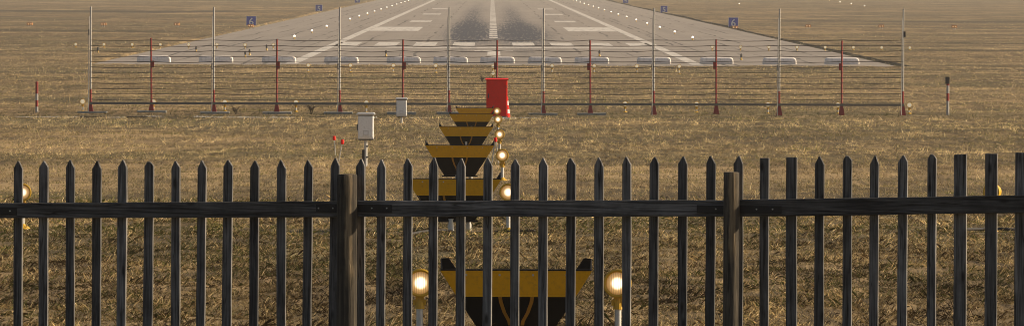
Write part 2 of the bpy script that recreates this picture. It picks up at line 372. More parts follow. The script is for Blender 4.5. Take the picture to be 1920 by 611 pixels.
# ------------------------------------------------------------------ runway and its paint
RC = 0.2
def sheet(name, m, pts, z, parent=None):
    return MB().add([(x, y, z) for x, y in pts], [tuple(range(len(pts)))]).build(name, m, parent)
mb = MB()
pts = []
for k in range(61): pts.append((-29.6 + k * (59.6 / 60), 440 + 0.25 * math.sin(k * 1.7) + 0.2 * math.sin(k * 4.1) - k * 0.09))
top = pts + [(30.0, 4200), (-29.6, 4200)]
m_ = len(top); mb.add([(x, y, 0) for x, y in top] + [(x, y, -0.05) for x, y in top],
                      [tuple(range(m_))] + [(k, k + m_, (k + 1) % m_ + m_, (k + 1) % m_) for k in range(m_)])
runway = tag(mb.build('runway', M['asphalt']), kind='structure', label='wide grey asphalt runway running away from the camera')
def rect(name, x0, x1, y0, y1, z=0.006): return sheet(name, M['mark'], [(x0, y0), (x1, y0), (x1, y1), (x0, y1)], z, runway)
for s in (-1, 1):
    rect('side_stripe', RC + s * 15.2 - .45, RC + s * 15.2 + .45, 447, 4000)
    rect('aiming_point_marking', *sorted((RC + s * 8.9, RC + s * 14.7)), 708, 762)
    for yc in (855, 1009, 1166): rect('touchdown_marking', *sorted((RC + s * 8.8, RC + s * 11.8)), yc - 13, yc + 13)
    for k in range(4):
        xc = RC + s * (2.85 + 3.7 * k)
        rect('threshold_stripe', xc - 1.05, xc + 1.05, 561, 589)
    rect('threshold_dash', *sorted((RC + s * 2.0, RC + s * 4.6)), 601, 604)
rect('threshold_line', RC - 14.6, RC + 14.6, 545, 551)
yy = 628
while yy < 2600:
    rect('centreline_dash', RC - .45, RC + .45, yy, yy + 15); yy += 23
rect('arrow_stem', RC - .55, RC + .55, 494, 522)
rect('arrow_head', RC - 1.7, RC + 1.7, 523, 527)

# ------------------------------------------------------------------ grass (uncountable blades)
def fbm(x, y, s, seed):
    r = np.random.default_rng(seed); o = np.zeros_like(x); amp = 1.0
    for k in range(5):
        a = r.uniform(0, 6.28, 3); f = s * 2.03 ** k
        for t in a: o += amp * np.sin(f * (x * math.cos(t) + y * math.sin(t)) + r.uniform(0, 6.28) + 1.5 * np.sin(0.6 * f * (x * math.sin(t) - y * math.cos(t))))
        amp *= 0.62
    return o / 4.0
def grass():
    yg = np.linspace(44, 950, 9000)
    width = yg * 0.186 + 6
    dens = 1150 * (60 / np.maximum(yg, 60)) ** 2.15 * np.clip((950 - yg) / 500, 0, 1)
    cum = np.cumsum(width * dens) * (yg[1] - yg[0]); n = int(cum[-1])
    y = np.interp(rng.random(n) * cum[-1], cum, yg)
    x = (rng.random(n) - 0.5) * (y * 0.186 + 6)
    eg = fbm(x, y * .12, 2.0, 91)
    keep = ~((np.abs(x - 0.2) < 29.8 + 0.45 * eg) & (y > 438.5 + 3.0 * fbm(x, y * .1, 1.2, 92)))
    cl = fbm(x, y * 0.7, 6.0, 3)
    keep &= rng.random(n) < np.clip(0.55 + 0.8 * cl, 0.06, 1)
    x, y = x[keep], y[keep]; n = len(x)
    z = gz(x, y); z = np.where((np.abs(x - 0.2) < 30.4) & (y > 435.5), np.maximum(z, 0.002), z)
    sc = np.clip(y / 70, 0.9, 3.2) ** 0.62
    wf = np.clip((y - 70) / 80, 0, 1)
    ck = (1 - wf) * (fbm(x, y * 0.55, 8.0, 55) + 0.8 * fbm(x, y * 0.35, 2.2, 56)) + wf * (1.0 * fbm(x, y * 0.045, 15.0, 57) + 0.8 * fbm(x, y * 0.05, 5.0, 58))
    L = rng.gamma(6, 0.0098, n) * (0.9 + 0.55 * fbm(x, y * .7, 4.0, 9)).clip(0.3, 2.1) * sc ** 0.5 * np.clip(1 + 0.7 * ck * (0.12 + 0.88 * wf), 0.4, 2.4)
    wd = rng.uniform(0.0028, 0.0062, n) * np.clip(y / 60, 0.9, 9) 
    wind = 0.9 * np.sin(0.7 * x + 0.5 * np.sin(0.6 * y)) + fbm(x, y, 1.7, 21)
    az = wind * 0.9 + rng.normal(0, 1.8, n)
    lean = np.clip(rng.normal(0.95, 0.35, n), 0.1, 1.5)
    d = np.stack([np.cos(az) * np.sin(lean), np.sin(az) * np.sin(lean), np.cos(lean)], -1)
    ta = az + math.pi / 2 + rng.normal(0, 0.9, n)
    w = np.stack([np.cos(ta), np.sin(ta), rng.normal(0, 0.25, n)], -1) * wd[:, None] * 0.5
    b = np.stack([x, y, z - 0.004], -1)
    tip = b + d * L[:, None] - np.array([0, 0, 1.0]) * (L * 0.12 * rng.random(n))[:, None]
    mid = b + d * (L * 0.55)[:, None] + np.array([0, 0, 1.0]) * (L * 0.10)[:, None]
    near = y < 95
    # near blades have two faces (a kite), far ones a single triangle
    kn = np.where(near)[0]; kf = np.where(~near)[0]
    vn = np.stack([b[kn], mid[kn] + w[kn], tip[kn], mid[kn] - w[kn]], 1).reshape(-1, 3)
    vf = np.stack([b[kf] - w[kf], b[kf] + w[kf], tip[kf]], 1).reshape(-1, 3)
    co = np.concatenate([vn, vf])
    i4 = np.arange(len(kn)) * 4; t4 = np.stack([i4, i4 + 1, i4 + 2, i4, i4 + 2, i4 + 3], -1).reshape(-1, 3)
    i3 = len(vn) + np.arange(len(kf)) * 3; t3 = np.stack([i3, i3 + 1, i3 + 2], -1)
    tri = np.concatenate([t4, t3])
    # blade colour: straw, brown litter, green shoots in patches
    straw = np.array([0.42, 0.315, 0.155]); brown = np.array([0.145, 0.092, 0.038]); green = np.array([0.12, 0.118, 0.032]); pale = np.array([0.72, 0.57, 0.31])
    gp = fbm(x, y * 0.55, 0.55, 31) + 0.5 * fbm(x, y * 0.3, 0.12, 8)
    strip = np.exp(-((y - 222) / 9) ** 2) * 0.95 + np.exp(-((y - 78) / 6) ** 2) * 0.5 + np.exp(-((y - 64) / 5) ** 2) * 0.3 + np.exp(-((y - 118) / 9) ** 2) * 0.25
    pg = np.clip(0.25 + 0.40 * gp + 0.5 * strip, 0.02, 0.8)
    pb = np.clip(0.36 + 0.25 * fbm(x, y, 0.9, 77) - 0.6 * ck, 0.03, 0.96)
    u = rng.random(n); u2 = rng.random(n)
    c = np.where((u < pg)[:, None], green, np.where((u2 < pb)[:, None], brown, np.where((u2 > 0.90 - 0.12 * np.clip(ck, 0, 1))[:, None], pale, straw)))
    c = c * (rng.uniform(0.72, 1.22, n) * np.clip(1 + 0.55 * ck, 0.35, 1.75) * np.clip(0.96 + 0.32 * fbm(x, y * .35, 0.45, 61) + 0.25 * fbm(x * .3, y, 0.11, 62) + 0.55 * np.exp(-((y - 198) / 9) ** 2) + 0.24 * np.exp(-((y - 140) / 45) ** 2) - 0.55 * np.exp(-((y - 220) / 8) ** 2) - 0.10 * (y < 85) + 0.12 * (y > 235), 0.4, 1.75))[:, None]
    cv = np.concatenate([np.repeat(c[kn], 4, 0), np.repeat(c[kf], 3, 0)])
    me = bpy.data.meshes.new('dry_grass'); me.vertices.add(len(co)); me.vertices.foreach_set('co', co.astype(np.float32).ravel())
    me.loops.add(tri.size); me.loops.foreach_set('vertex_index', tri.astype(np.int32).ravel())
    me.polygons.add(len(tri)); me.polygons.foreach_set('loop_start', np.arange(len(tri)) * 3); me.polygons.foreach_set('loop_total', np.full(len(tri), 3))
    me.update()
    at = me.attributes.new('tone', 'FLOAT_COLOR', 'POINT')
    at.data.foreach_set('color', np.concatenate([cv, np.ones((len(cv), 1))], 1).astype(np.float32).ravel())
    me.materials.append(M['blade'])
    print('grass tris', len(tri), 'blades', n)
    return tag(link('dry_grass', me), 'matted dry straw coloured grass covering the slope', 'grass', kind='stuff')
grass()

# gravel strip in front of the wire barrier
def gravel():
    mb = MB(); base = [(-.5, -.5, 0), (.5, -.4, 0), (.45, .5, 0), (-.5, .4, 0), (0, 0, .75)]
    fs = [(0, 1, 4), (1, 2, 4), (2, 3, 4), (3, 0, 4)]
    for _ in range(5200):
        x = random.uniform(-16.6, 2.6); y = 208.5 + random.gauss(0, 0.45)
        if math.sin(x * 1.9) + math.sin(x * 4.3 + 1) + math.sin(x * .7) + random.uniform(-1, 1) < -.2: continue
        if x > -4.6 and random.random() < 0.55: continue
        s = random.uniform(0.03, 0.085); a = random.uniform(0, 6.28); z = gzf(x, y) + 0.02
        mb.add([(x + s * (p[0] * math.cos(a) - p[1] * math.sin(a)), y + s * (p[0] * math.sin(a) + p[1] * math.cos(a)), z + s * p[2]) for p in base], fs)
    return tag(mb.build('gravel', M['gravel']), 'strip of pale gravel in front of the wire barrier', 'gravel', kind='stuff')
gravel()
mb = MB()  # low dark boxes added for the shaded lip below the gravel
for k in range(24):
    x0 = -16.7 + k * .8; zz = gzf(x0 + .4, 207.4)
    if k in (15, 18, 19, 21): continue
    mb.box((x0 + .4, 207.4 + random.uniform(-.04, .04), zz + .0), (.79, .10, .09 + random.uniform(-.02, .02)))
tag(mb.build('lip_shade_strip', M['lip_shade']), kind='structure', label='low dark strip standing for shade at the gravel lip')

# ------------------------------------------------------------------ foreground picket fence
def fY(px): return 41.2 - px / 1920 * 2.4
def fence():
    A, B = P(0, 300, fY(0)), P(1920, 300, fY(1920))
    ang = math.atan2(B.y - A.y, B.x - A.x)
    base = P(960, 300, fY(960)); base.z = gzf(base.x, base.y)
    root = tag(empty('picket_fence', base, ang), 'dark weathered wooden picket fence across the foreground', 'fence')
    def loc(px, py, off=0.0):           # fence-frame coordinates of a pixel on the fence plane
        p = P(px, py, fY(px)) - base
        c, s = math.cos(-ang), math.sin(-ang)
        return Vector((p.x * c - p.y * s, p.x * s + p.y * c + off, p.z))
    tops = [(30, 302), (78, 302), (128, 300), (178, 302), (227, 300), (277, 303), (327, 302), (377, 301), (426, 300), (476, 301), (526, 300), (577, 300),
            (627, 296), (675, 298), (714, 299), (764, 297), (812, 295), (863, 297), (914, 296), (965, 298), (1018, 296), (1070, 296), (1122, 295),
            (1174, 294), (1226, 294), (1279, 293), (1332, 292), (1383, 292), (1432, 295), (1483, 294), (1535, 293), (1587, 292), (1638, 292), (1691, 291),
            (1745, 289), (1798, 289), (1856, 287), (1912, 285)]
    tops = [(30 - 50 * k, 302) for k in range(14, 0, -1)] + tops + [(1912 + 55 * k, 285 - k) for k in range(1, 14)]
    flat = {1432, 1483, 1798, 1856, 1912}; blunt = {277, 1745, 1587}; wide = {1798: 23, 1856: 22, 1912: 22, 1483: 19}
    lean = {227: -3, 277: -3, 377: -3, 426: -3, 476: -2, 577: -3, 627: -4, 1587: 1, 863: -1, 1122: 1}
    for px, py in tops:
        t = loc(px, py); h = (wide.get(px, 16.6) + random.uniform(-.7, .7)) * fY(px) / F / 2 / math.cos(ang)
        zb = gzf(base.x + t.x, base.y) - base.z + 0.03 + random.uniform(-.02, .02)
        H = t.z - zb; pt = 0.052 + random.uniform(-.006, .006); ch = 0.006
        if px in flat: out = [(-h, H - .004), (h, H - random.uniform(0, .006))]
        elif px in blunt: out = [(-h, H - .035), (-h * .35, H), (h * .3, H - .003), (h, H - .03)]
        else:
            o = random.uniform(-.006, .006); out = [(-h, H - pt), (o - .004, H), (o + .004, H), (h, H - pt + random.uniform(-.006, .006))]
        # slightly wavy sawn edges
        zs = [0, H * .2, H * .42, H * .62]; lft = [(-h + random.uniform(-.0022, .0022), z) for z in zs]; rgt = [(h + random.uniform(-.0022, .0022), z) for z in zs]
        pts = lft[:1][::1] + rgt + out[::-1] + lft[:0:-1]
        o = MB().prism(pts, 0.0, 0.024).build('picket', M['picket'], root, (t.x, random.uniform(0, .004), zb))
        bev(o, 0.004)
        # lean about the foot so that the top stays on its pixel
        sh = (lean.get(px, random.uniform(-1.5, 1.0)) * fY(px) / F) * (H / (310 * fY(px) / F))
        o.location.x += sh; o.rotation_euler.y = -math.atan2(sh, H)
        o.rotation_euler.z = random.uniform(-.03, .03)
    # rails: three lengths that meet at the two posts
    def rail(x0, y0, x1, y1, h0, h1):
        a, b = loc(x0, y0), loc(x1, y1); n = 14; v = []; Z0 = h0 * fY(x0) / F; Z1 = h1 * fY(x1) / F
        for k in range(n + 1):
            t = k / n; c = a.lerp(b, t) - a; hh = (Z0 + (Z1 - Z0) * t)
            tp, bt = hh / 2 + random.uniform(-.0018, .0018), hh / 2 + random.uniform(-.002, .002)
            v += [(c.x, -.055, c.z - bt), (c.x, -.055, c.z + tp), (c.x, -.001, c.z + tp), (c.x, -.001, c.z - bt)]
        f = [(0, 1, 2, 3), (4 * n + 3, 4 * n + 2, 4 * n + 1, 4 * n)]
        for k in range(n):
            for j in range(4):
                p, q = 4 * k + j, 4 * k + (j + 1) % 4; f.append((p, p + 4, q + 4, q))
        o = MB().add(v, f).build('rail', M['rail'], root, (a.x, 0, a.z)); bev(o, .006); return o, a
    segs = [(-700, 398, 652, 391.5, 27, 29.5), (668, 391, 1374, 390, 30, 31), (1384, 390, 2660, 372.5, 31.5, 34)]
    rails = [rail(*s) for s in segs]
    def plate(ri, px0, px1, py, bolts, hgt=15):
        r, a = rails[ri]; p0, p1 = loc(px0, py), loc(px1, py); H = hgt * fY(px0) / F
        o = MB().box(((p0.x + p1.x) / 2 - a.x, -.0585, p0.z - a.z), (p1.x - p0.x, .006, H)).build('bracket_plate', M['plate'], r)
        bev(o, .0015)
        for bx in bolts:
            q = loc(bx, py)
            MB().lathe([(.0055, -.001), (.0055, -.003), (.003, -.0055)][::-1], 10, 'Y').build('bolt', M['bolt'], root, (q.x, -.0615, q.z))
    plate(0, -14, 34, 395, [22], 15); plate(0, 598, 648, 389.5, [603, 630]); plate(1, 672, 740, 389.5, [703, 731]); plate(1, 1311, 1372, 391, [1347]); plate(2, 1386, 1470, 391.5, [1423, 1453])
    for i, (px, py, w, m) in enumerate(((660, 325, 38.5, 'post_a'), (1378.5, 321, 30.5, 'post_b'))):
        t = loc(px, py); r = w * fY(px) / F / 2; zb = gzf(base.x + t.x, base.y) - base.z - 0.05; H = t.z - zb
        n = 22; prof = [(0, 1), (.25, 1.01), (.5, .995), (.75, 1), (.9, 1), (H - .035, .99) if False else (.965, .995), (1 - .012 / H, .985), (1 - .003 / H, .93)]
        v = []; rad = [1 + random.uniform(-.03, .03) for _ in range(n)]
        for u, q in prof:
            for k in range(n):
                a = 2 * math.pi * k / n; rr = r * q * (rad[k] * .7 + .3 + random.uniform(-.008, .008)); v.append((rr * math.cos(a), rr * math.sin(a), H * u))
        f = [tuple(range(n - 1, -1, -1)), tuple(range((len(prof) - 1) * n, len(prof) * n))]
        for j in range(len(prof) - 1):
            for k in range(n): f.append((j * n + k, j * n + (k + 1) % n, (j + 1) * n + (k + 1) % n, (j + 1) * n + k))
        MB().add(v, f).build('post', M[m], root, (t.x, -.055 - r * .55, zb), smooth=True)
fence()

# ------------------------------------------------------------------ approach lamps
RIM = [(.0, .13), (.05, .125), (.085, .09), (.105, .03), (.112, -.03), (.120, -.05), (.120, -.068), (.108, -.074), (.095, -.066), (.095, -.05)]
me_house = MB().lathe([(max(r, .002), h) for r, h in RIM], 28, 'Y').mesh('housing', M['lamp_yellow'], True)
LENS = [(.096, -.052), (.085, -.060), (.06, -.068), (.03, -.072), (.003, -.073)]
def lens_mesh(m): return MB().lathe(LENS, 28, 'Y').mesh('lens', m, True)
me_lit, me_cream = lens_mesh(M['lit']), lens_mesh(M['cream'])
mb = MB().box((0, .02, -.135), (.07, .07, .05)); mb.box((-.045, .02, -.165), (.02, .05, .05)); mb.box((.045, .02, -.165), (.02, .05, .05)); mb.tube((0, .02, -.22), (0, .02, -.11), .042, .036, 14)
me_neck = mb.mesh('neck', M['lamp_yellow'])
me_pole = MB().tube((0, 0, 0), (0, 0, 1), .028, .028, 14).mesh('pole', M['galv'], True)
me_foot = MB().lathe([(.13, 0), (.125, .02), (.06, .07), (.045, .10)], 18).mesh('foot', M['lamp_yellow'], True)
def lamp(px, py, Y, label, group, lit=True, s=1.0, tilt=0.0, yaw=0.0, X=None):
    c = P(px, py, Y); g = gzf(c.x, c.y)
    root = tag(empty('approach_lamp', (c.x, c.y, g)), label, 'lamp', group)
    h = c.z - g
    for nm, me in (('housing', me_house), ('lens', me_lit if lit else me_cream)):
        o = link(nm, me, root, (0, 0, h)); o.scale = (s, s, s); o.rotation_euler = (tilt, 0, yaw)
    o = link('neck', me_neck, root, (0, 0, h)); o.scale = (s, s, s)
    o = link('pole', me_pole, root, (0, .02 * s, .03)); o.scale = (s, s, max(.05, h - .2 * s - .03))
    link('foot', me_foot, root, (0, .02 * s, 0)).scale = (s * .8, s * .8, s * .7)
    return root
AL = 'lit lamps along the approach line'
lamp(787, 529, 50, 'brightly lit yellow lamp at the left end of the nearest yellow and black trough', AL, yaw=.1)
lamp(1159, 530, 50, 'brightly lit yellow lamp at the right end of the nearest yellow and black trough', AL, yaw=-.12)
for px, py, Y, t in ((953, 360, 80, 'lit yellow lamp level with the fence rail, nearest of the centre row'), (942, 291, 110, 'lit yellow lamp second from the fence in the centre row'),
                     (937, 252, 140, 'lit yellow lamp third from the fence in the centre row'), (934, 224, 170, 'lit yellow lamp fourth from the fence, before the red cabinet'),
                     (932, 208.5, 200, 'small lit yellow lamp farthest from the fence, against the red cabinet')):
    lamp(px, py, Y, t, AL, yaw=-.05)
lamp(42, 360, 80, 'yellow ringed lamp above the rail at the left end of the picket fence', AL, lit=True, yaw=.1)
lamp(1862, 359, 80, 'yellow ringed lamp half hidden by a picket near the right end of the fence', AL, lit=False, yaw=-.5)
BL = 'pale round lamps in the row at the wire barrier'
xs = [155, 288, 421.5, 555, 687, 1172, 1306, 1440, 1571, 1705]
for i, px in enumerate(xs):
    w = '%s pale round lamp from the left in the row by the wire barrier' % ORD[i].capitalize()
    lamp(px, 190.5 + (px - 155) * .0042, 228.5, w[0].lower() + w[1:], BL, lit=False, s=.92)
for i, px in enumerate([578, 657, 737.5, 817, 1035, 1114, 1194, 1273.5]):
    lamp(px, 122.5 + (px - 578) * .003, 384, '%s pale round lamp from the left in the row just before the runway blocks' % ORD[i], 'pale lamps before the runway end', lit=False, s=1.1)
lamp(924.5, 124.5, 384, 'pale lamp on the centre line just before the runway, upper one above the red cabinet', 'pale lamps before the runway end', lit=False, s=1.1)
lamp(924.5, 137.5, 330, 'pale lamp on the centre line just above the top of the red cabinet', 'pale lamps before the runway end', lit=False, s=1.05)
for i in range(8):
    lamp(142 + i * 52.9, 83.5 + i * .15, 532, '%s white lamp from the left in the wing row left of the runway threshold' % ORD[i], 'threshold wing lamps on the left', lit=False, s=1.25)
    lamp(1335.5 + i * 52.9, 88 + i * .25, 532, '%s white lamp from the left in the wing row right of the runway threshold' % ORD[i], 'threshold wing lamps on the right', lit=False, s=1.25)

# ------------------------------------------------------------------ yellow and black troughs
TW, BWD, YH, HH = .635, .285, .215, .56     # half widths, yellow band height, total height
def tx(z): return BWD + (TW - BWD) * (z / HH)
def trough(px, py_top, Y, label, post_off=(-.04, .2), ear=.5):
    c = P(px, py_top, Y); g = gzf(c.x, c.y); zb = c.z - HH
    root = tag(empty('light_trough', (c.x, c.y, g)), label, 'trough', 'yellow and black troughs along the approach line')
    o0 = zb - g
    def at(m, name, mat, **k):
        return m.build(name, mat, root, (0, 0, o0), **k)
    zy = HH - YH
    # yellow front band, leaning slightly outwards
    m = MB(); a, b = tx(zy), tx(HH); t = .012
    m.add([(-a, 0, zy), (a, 0, zy), (b, -.03, HH), (-b, -.03, HH), (-a, t, zy), (a, t, zy), (b, t - .03, HH), (-b, t - .03, HH)],
          [(0, 1, 2, 3), (7, 6, 5, 4), (0, 4, 5, 1), (1, 5, 6, 2), (2, 6, 7, 3), (3, 7, 4, 0)])
    at(m, 'front_band', M['yellow'])
    at(MB().box((0, -.006, zy + .004), (2 * a - .03, .012, .014)), 'lower_lip', M['yellow'])
    for bx in (-.42, -.14, .14, .42): at(MB().lathe([(.007, -.006), (.010, 0)], 8, 'Y'), 'bolt', M['bolt']).location = (bx, -.026, o0 + HH - .035)
    at(MB().box((0, -.018, HH + .008), (2 * b - .01, .034, .012)), 'rim', M['black'])
    # black lower panel set back and sloping under the band
    m = MB(); a0, a1 = BWD, tx(zy) - .004
    m.add([(-a0, .26, 0), (a0, .26, 0), (a1, .02, zy + .03), (-a1, .02, zy + .03), (-a0, .275, 0), (a0, .275, 0), (a1, .035, zy + .03), (-a1, .035, zy + .03)],
          [(0, 1, 2, 3), (7, 6, 5, 4), (0, 4, 5, 1), (1, 5, 6, 2), (2, 6, 7, 3), (3, 7, 4, 0)])
    at(m, 'lower_panel', M['black'])
    # back panel and flared end walls with raised ears
    m = MB(); m.box((0, .5, HH * .5 - .03), (2 * BWD + .05, .012, HH - .14)); at(m, 'back_panel', M['black'])
    for s in (-1, 1):
        m = MB(); b = tx(HH); a0 = BWD
        pr = [(s * a0, .27, 0), (s * (tx(zy)), .018, zy), (s * b, -.016, HH - .004), (s * (b + .004), .34, HH + .085), (s * (b - .07), .46, HH - .03), (s * a0, .5, .05)]
        q = [Vector(p) for p in pr]; off = Vector((-s * .012, 0, .004))
        f = [tuple(range(6)), tuple(range(11, 5, -1))] + [(k, k + 6, (k + 1) % 6 + 6, (k + 1) % 6) for k in range(6)]
        m.add(q + [p + off for p in q], f)
        at(m, 'end_wall', M['black'])
        e0 = b - .004
        m = MB().prism([(s * q[0], HH + q[1]) for q in ((e0 - .14 * ear, -.005), (e0 - .012, -.005), (e0 - .004, .10 * ear), (e0 - .065 * ear, .105 * ear))][::s], .02, .034); at(m, 'ear', M['black'])
        # curved yellow bracket in front of the lower panel
        m = MB(); prof = [(.135, zy - .004), (.128, zy - .05), (.098, zy - .14), (.058, zy - .215), (.052, zy - .25)]
        for (xa, za), (xb, zc) in zip(prof, prof[1:]):
            ya, yb = .0 + (zy - za) * .62 - .02, .0 + (zy - zc) * .62 - .02
            m.add([(s * (xa - .015), ya, za), (s * (xa + .015), ya, za), (s * (xb + .015), yb, zc), (s * (xb - .015), yb, zc),
                   (s * (xa - .015), ya + .03, za), (s * (xa + .015), ya + .03, za), (s * (xb + .015), yb + .03, zc), (s * (xb - .015), yb + .03, zc)],
                  [(0, 1, 2, 3), (7, 6, 5, 4), (0, 4, 5, 1), (1, 5, 6, 2), (2, 6, 7, 3), (3, 7, 4, 0)])
        at(m, 'bracket', M['bracket'])
    at(MB().box((0, .245, -.008), (2 * BWD + .09, .03, .03)), 'bottom_bar', M['black'])
    at(MB().tube((0, .10, zy - .25), (0, .10, zy - .13), .026, .026, 12), 'lamp_stub', M['galv'], smooth=True)
    for k, (xo, yo, r) in enumerate(((post_off[0], .25, .036), (post_off[1], .47, .028))):
        m = MB().tube((xo, yo, 0), (xo, yo, o0 + .02), r, r, 14); m.tube((xo, yo, .0), (xo, yo, .09), r + .008, r + .008, 14)
        m.build('leg', M['galv'], root, smooth=True)
    return root
trough(968, 507, 50, 'large yellow and black trough between two bright lamps, nearest behind the fence', ear=1.0)
trough(851, 336, 80, 'yellow and black trough partly covered by the fence rail')
trough(862, 273, 110, 'yellow and black trough just above the picket tips')
trough(874, 238, 140, 'yellow and black trough third from the top of the receding line')
trough(884, 214, 170, 'yellow and black trough second from the top of the receding line')
trough(890, 203, 200, 'smallest yellow and black trough at the top of the receding line')

# cables on the ground by the crossbar
def cable(pix, Y, r, label, mat):
    pts = []
    for px, py, dy in pix:
        p = P(px, py, Y + dy); pts.append(Vector((p.x, p.y, gzf(p.x, p.y) + r + .025)))
    c0 = pts[0].copy(); c0.z -= r; mb = MB()
    dense = []
    for a in range(len(pts) - 1):
        p0, p1, p2, p3 = pts[max(a - 1, 0)], pts[a], pts[a + 1], pts[min(a + 2, len(pts) - 1)]
        for k in range(5):
            t = k / 5; dense.append(0.5 * ((2 * p1) + (p2 - p0) * t + (2 * p0 - 5 * p1 + 4 * p2 - p3) * t * t + (3 * p1 - p0 - 3 * p2 + p3) * t ** 3))
    dense.append(pts[-1])
    for a, b in zip(dense, dense[1:]): mb.tube(a - c0, b - c0, r, r, 7)
    return tag(mb.build('cable', mat, None, c0, smooth=True), label, 'cable')
cable([(770, 447, -.6), (795, 444, 0), (825, 441, .4), (848, 441, .5)], 79, .016, 'dark cable lying in the grass left of the trough legs', M['rubber'])
cable([(880, 443, .2), (905, 440, .4), (940, 436, .5), (975, 437, .3), (1000, 440, .1), (1001, 447, -.3)], 79, .011, 'thin cable looping through the grass right of the trough legs', M['weed'])
cable([(1810, 447, -.3), (1850, 445, 0), (1890, 446, -.2), (1930, 444, 0)], 79, .02, 'dark hose on the grass by the right end of the fence', M['rubber'])

# ------------------------------------------------------------------ wire barrier
def barrier():
    YB = 224.0; o = P(931, 215, YB); o.z = gzf(o.x, o.y)
    root = tag(empty('wire_barrier', o), 'tall wire barrier with white masts and red posts before the runway', 'barrier')
    tall = [170, 401, 637, 842, 1019, 1226, 1461, 1693]; short = [284, 519, 755, 931, 1107, 1343, 1578]
    def lx(px): return P(px, 200, YB).x - o.x
    def lz(py): return P(931, py, YB).z - o.z
    zt, zs = lz(15), lz(75)
    gus = MB()
    w = .115
    gus.add([(-w, -w, 0), (w, -w, 0), (w, w, 0), (-w, w, 0), (-.035, -.035, .46), (.035, -.035, .46), (.035, .035, .46), (-.035, .035, .46)],
            [(3, 2, 1, 0), (4, 5, 6, 7), (0, 1, 5, 4), (1, 2, 6, 5), (2, 3, 7, 6), (3, 0, 4, 7)])
    me_g = gus.mesh('gusset', M['dark_red'])
    me_t = MB().tube((0, 0, .9), (0, 0, zt), .036, .030, 12).mesh('mast', M['white'], True)
    me_tr = MB().tube((0, 0, .40), (0, 0, .902), .038, .038, 12).mesh('sleeve', M['dark_red'], True)
    me_th = MB().tube((-.075, -.16, -.10), (-.05, -.12, zt - .35), .017, .015, 8).mesh('stay', M['white'], True)
    me_s = MB().tube((0, 0, .40), (0, 0, zs), .034, .034, 12).mesh('post', M['dark_red'], True)
    me_st = MB().tube((0, 0, 0), (0, 0, .16), .0365, .0365, 12).mesh('band', M['sign_white'], True)
    me_bx = MB().box((0, 0, 0), (.10, .09, .26)).mesh('junction_box', M['dark_red'])
    me_bk = MB().box((0, 0, 0), (.07, .07, .22)).mesh('clamp', M['seal'])
    me_slab = MB().box((0, -.12, .0), (1.08, .55, .2)).mesh('footing_slab', M['concrete'])
    for i, px in enumerate(tall):
        x = lx(px); z = gzf(o.x + x, o.y) - o.z
        m = link('mast', me_t, root, (x, 0, z))
        link('gusset', me_g, m); link('sleeve', me_tr, m); link('stay', me_th, m)
        link('clamp', me_bk, m, (-.06 if i < 7 else .05, 0, lz(63) if i in (0, 7) else lz(126)))
        if i < 5: link('footing_slab', me_slab, m, (random.uniform(-.1, .1), 0, -.02))
    for i, px in enumerate(short):
        x = lx(px); z = gzf(o.x + x, o.y) - o.z
        m = link('post', me_s, root, (x, 0, z)); m.rotation_euler = (0, random.uniform(-.008, .008), 0); link('gusset', me_g, m)
        link('junction_box', me_bx, m, ((.06 if i < 3 else -.06), 0, lz(124)))
        if i < 5: link('footing_slab', me_slab, m, (random.uniform(-.1, .1), 0, -.02))
    x0, x1 = lx(168), lx(1695)
    for k in range(12):
        py = 75.5 + k * 10.05
        mb = MB(); px = sorted(tall + short)
        for a, b in zip(px, px[1:]):            # slight sag between supports
            xa, xb = lx(a), lx(b); za = P(a, py, YB).z - o.z; zb = P(b, py, YB).z - o.z; sag = random.uniform(.01, .05)
            seq = [(xa + (xb - xa) * t, -.045, za + (zb - za) * t - sag * 4 * t * (1 - t)) for t in (0, .25, .5, .75, 1)]
            for p, q in zip(seq, seq[1:]): mb.tube(p, q, .0125, .0125, 6)
        mb.build('wire', M['wire'], root)
    mb = MB(); xa, xb = lx(168), lx(1695); za, zb = P(168, 193.5, YB).z - o.z, P(1695, 197, YB).z - o.z
    rot = Matrix.Rotation(-math.atan2(zb - za, xb - xa), 3, 'Y')
    mb.box(((xa + xb) / 2, -.07, (za + zb) / 2), (xb - xa, .05, .085), rot); mb.build('bottom_beam', M['beam'], root)
barrier()

# ------------------------------------------------------------------ white blocks across the runway end
def block(px0, px1, i):
    Yb = 452.0; pm = P((px0 + px1) / 2, 117, Yb); L = (px1 - px0) * Yb / F; h = .50; w = .62
    prof = [(-w / 2, 0), (-w / 2, .2), (-w / 2 + .01, .40), (-w / 2 + .07, .47), (0, h), (w / 2 - .07, .47), (w / 2 - .01, .40), (w / 2, .2), (w / 2, 0)]
    rings = []
    st = [(-L / 2, .8, .45), (-L / 2 + .03, .92, .72), (-L / 2 + .09, .98, .90), (-L / 2 + .18, 1, .98), (-L / 2 + .3, 1, 1), (L / 2 - .3, 1, 1), (L / 2 - .18, 1, .98), (L / 2 - .09, .98, .90), (L / 2 - .03, .92, .72), (L / 2, .8, .45)]
    v = []; n = len(prof)
    for x, sy, sz in st: v += [(x, py * sy, pz * sz) for py, pz in prof]
    f = [tuple(range(n)), tuple(range(len(st) * n - 1, (len(st) - 1) * n - 1, -1))]
    for j in range(len(st) - 1):
        for k in range(n): f.append((j * n + k, (j + 1) * n + k, (j + 1) * n + (k + 1) % n, j * n + (k + 1) % n))
    root = tag(empty('barrier_block', (pm.x, Yb, 0.0), random.uniform(-.02, .02)), '%s white rounded block from the left in the row across the runway end' % ORD[i], 'block', 'white blocks across the runway end')
    MB().add(v, f).build('body', M['block_white'], root, (0, 0, .0), smooth=True)
    # grey ground skid
    MB().box((0, 0, .012), (L - .15, w + .08, .024)).build('skid', M['concrete'], root)
bl = [(257, 320), (373, 437), (491, 555), (608, 672), (725, 789), (812, 877), (900, 965), (990, 1053), (1077, 1142), (1194, 1258), (1312, 1375), (1430, 1493), (1546, 1611)]
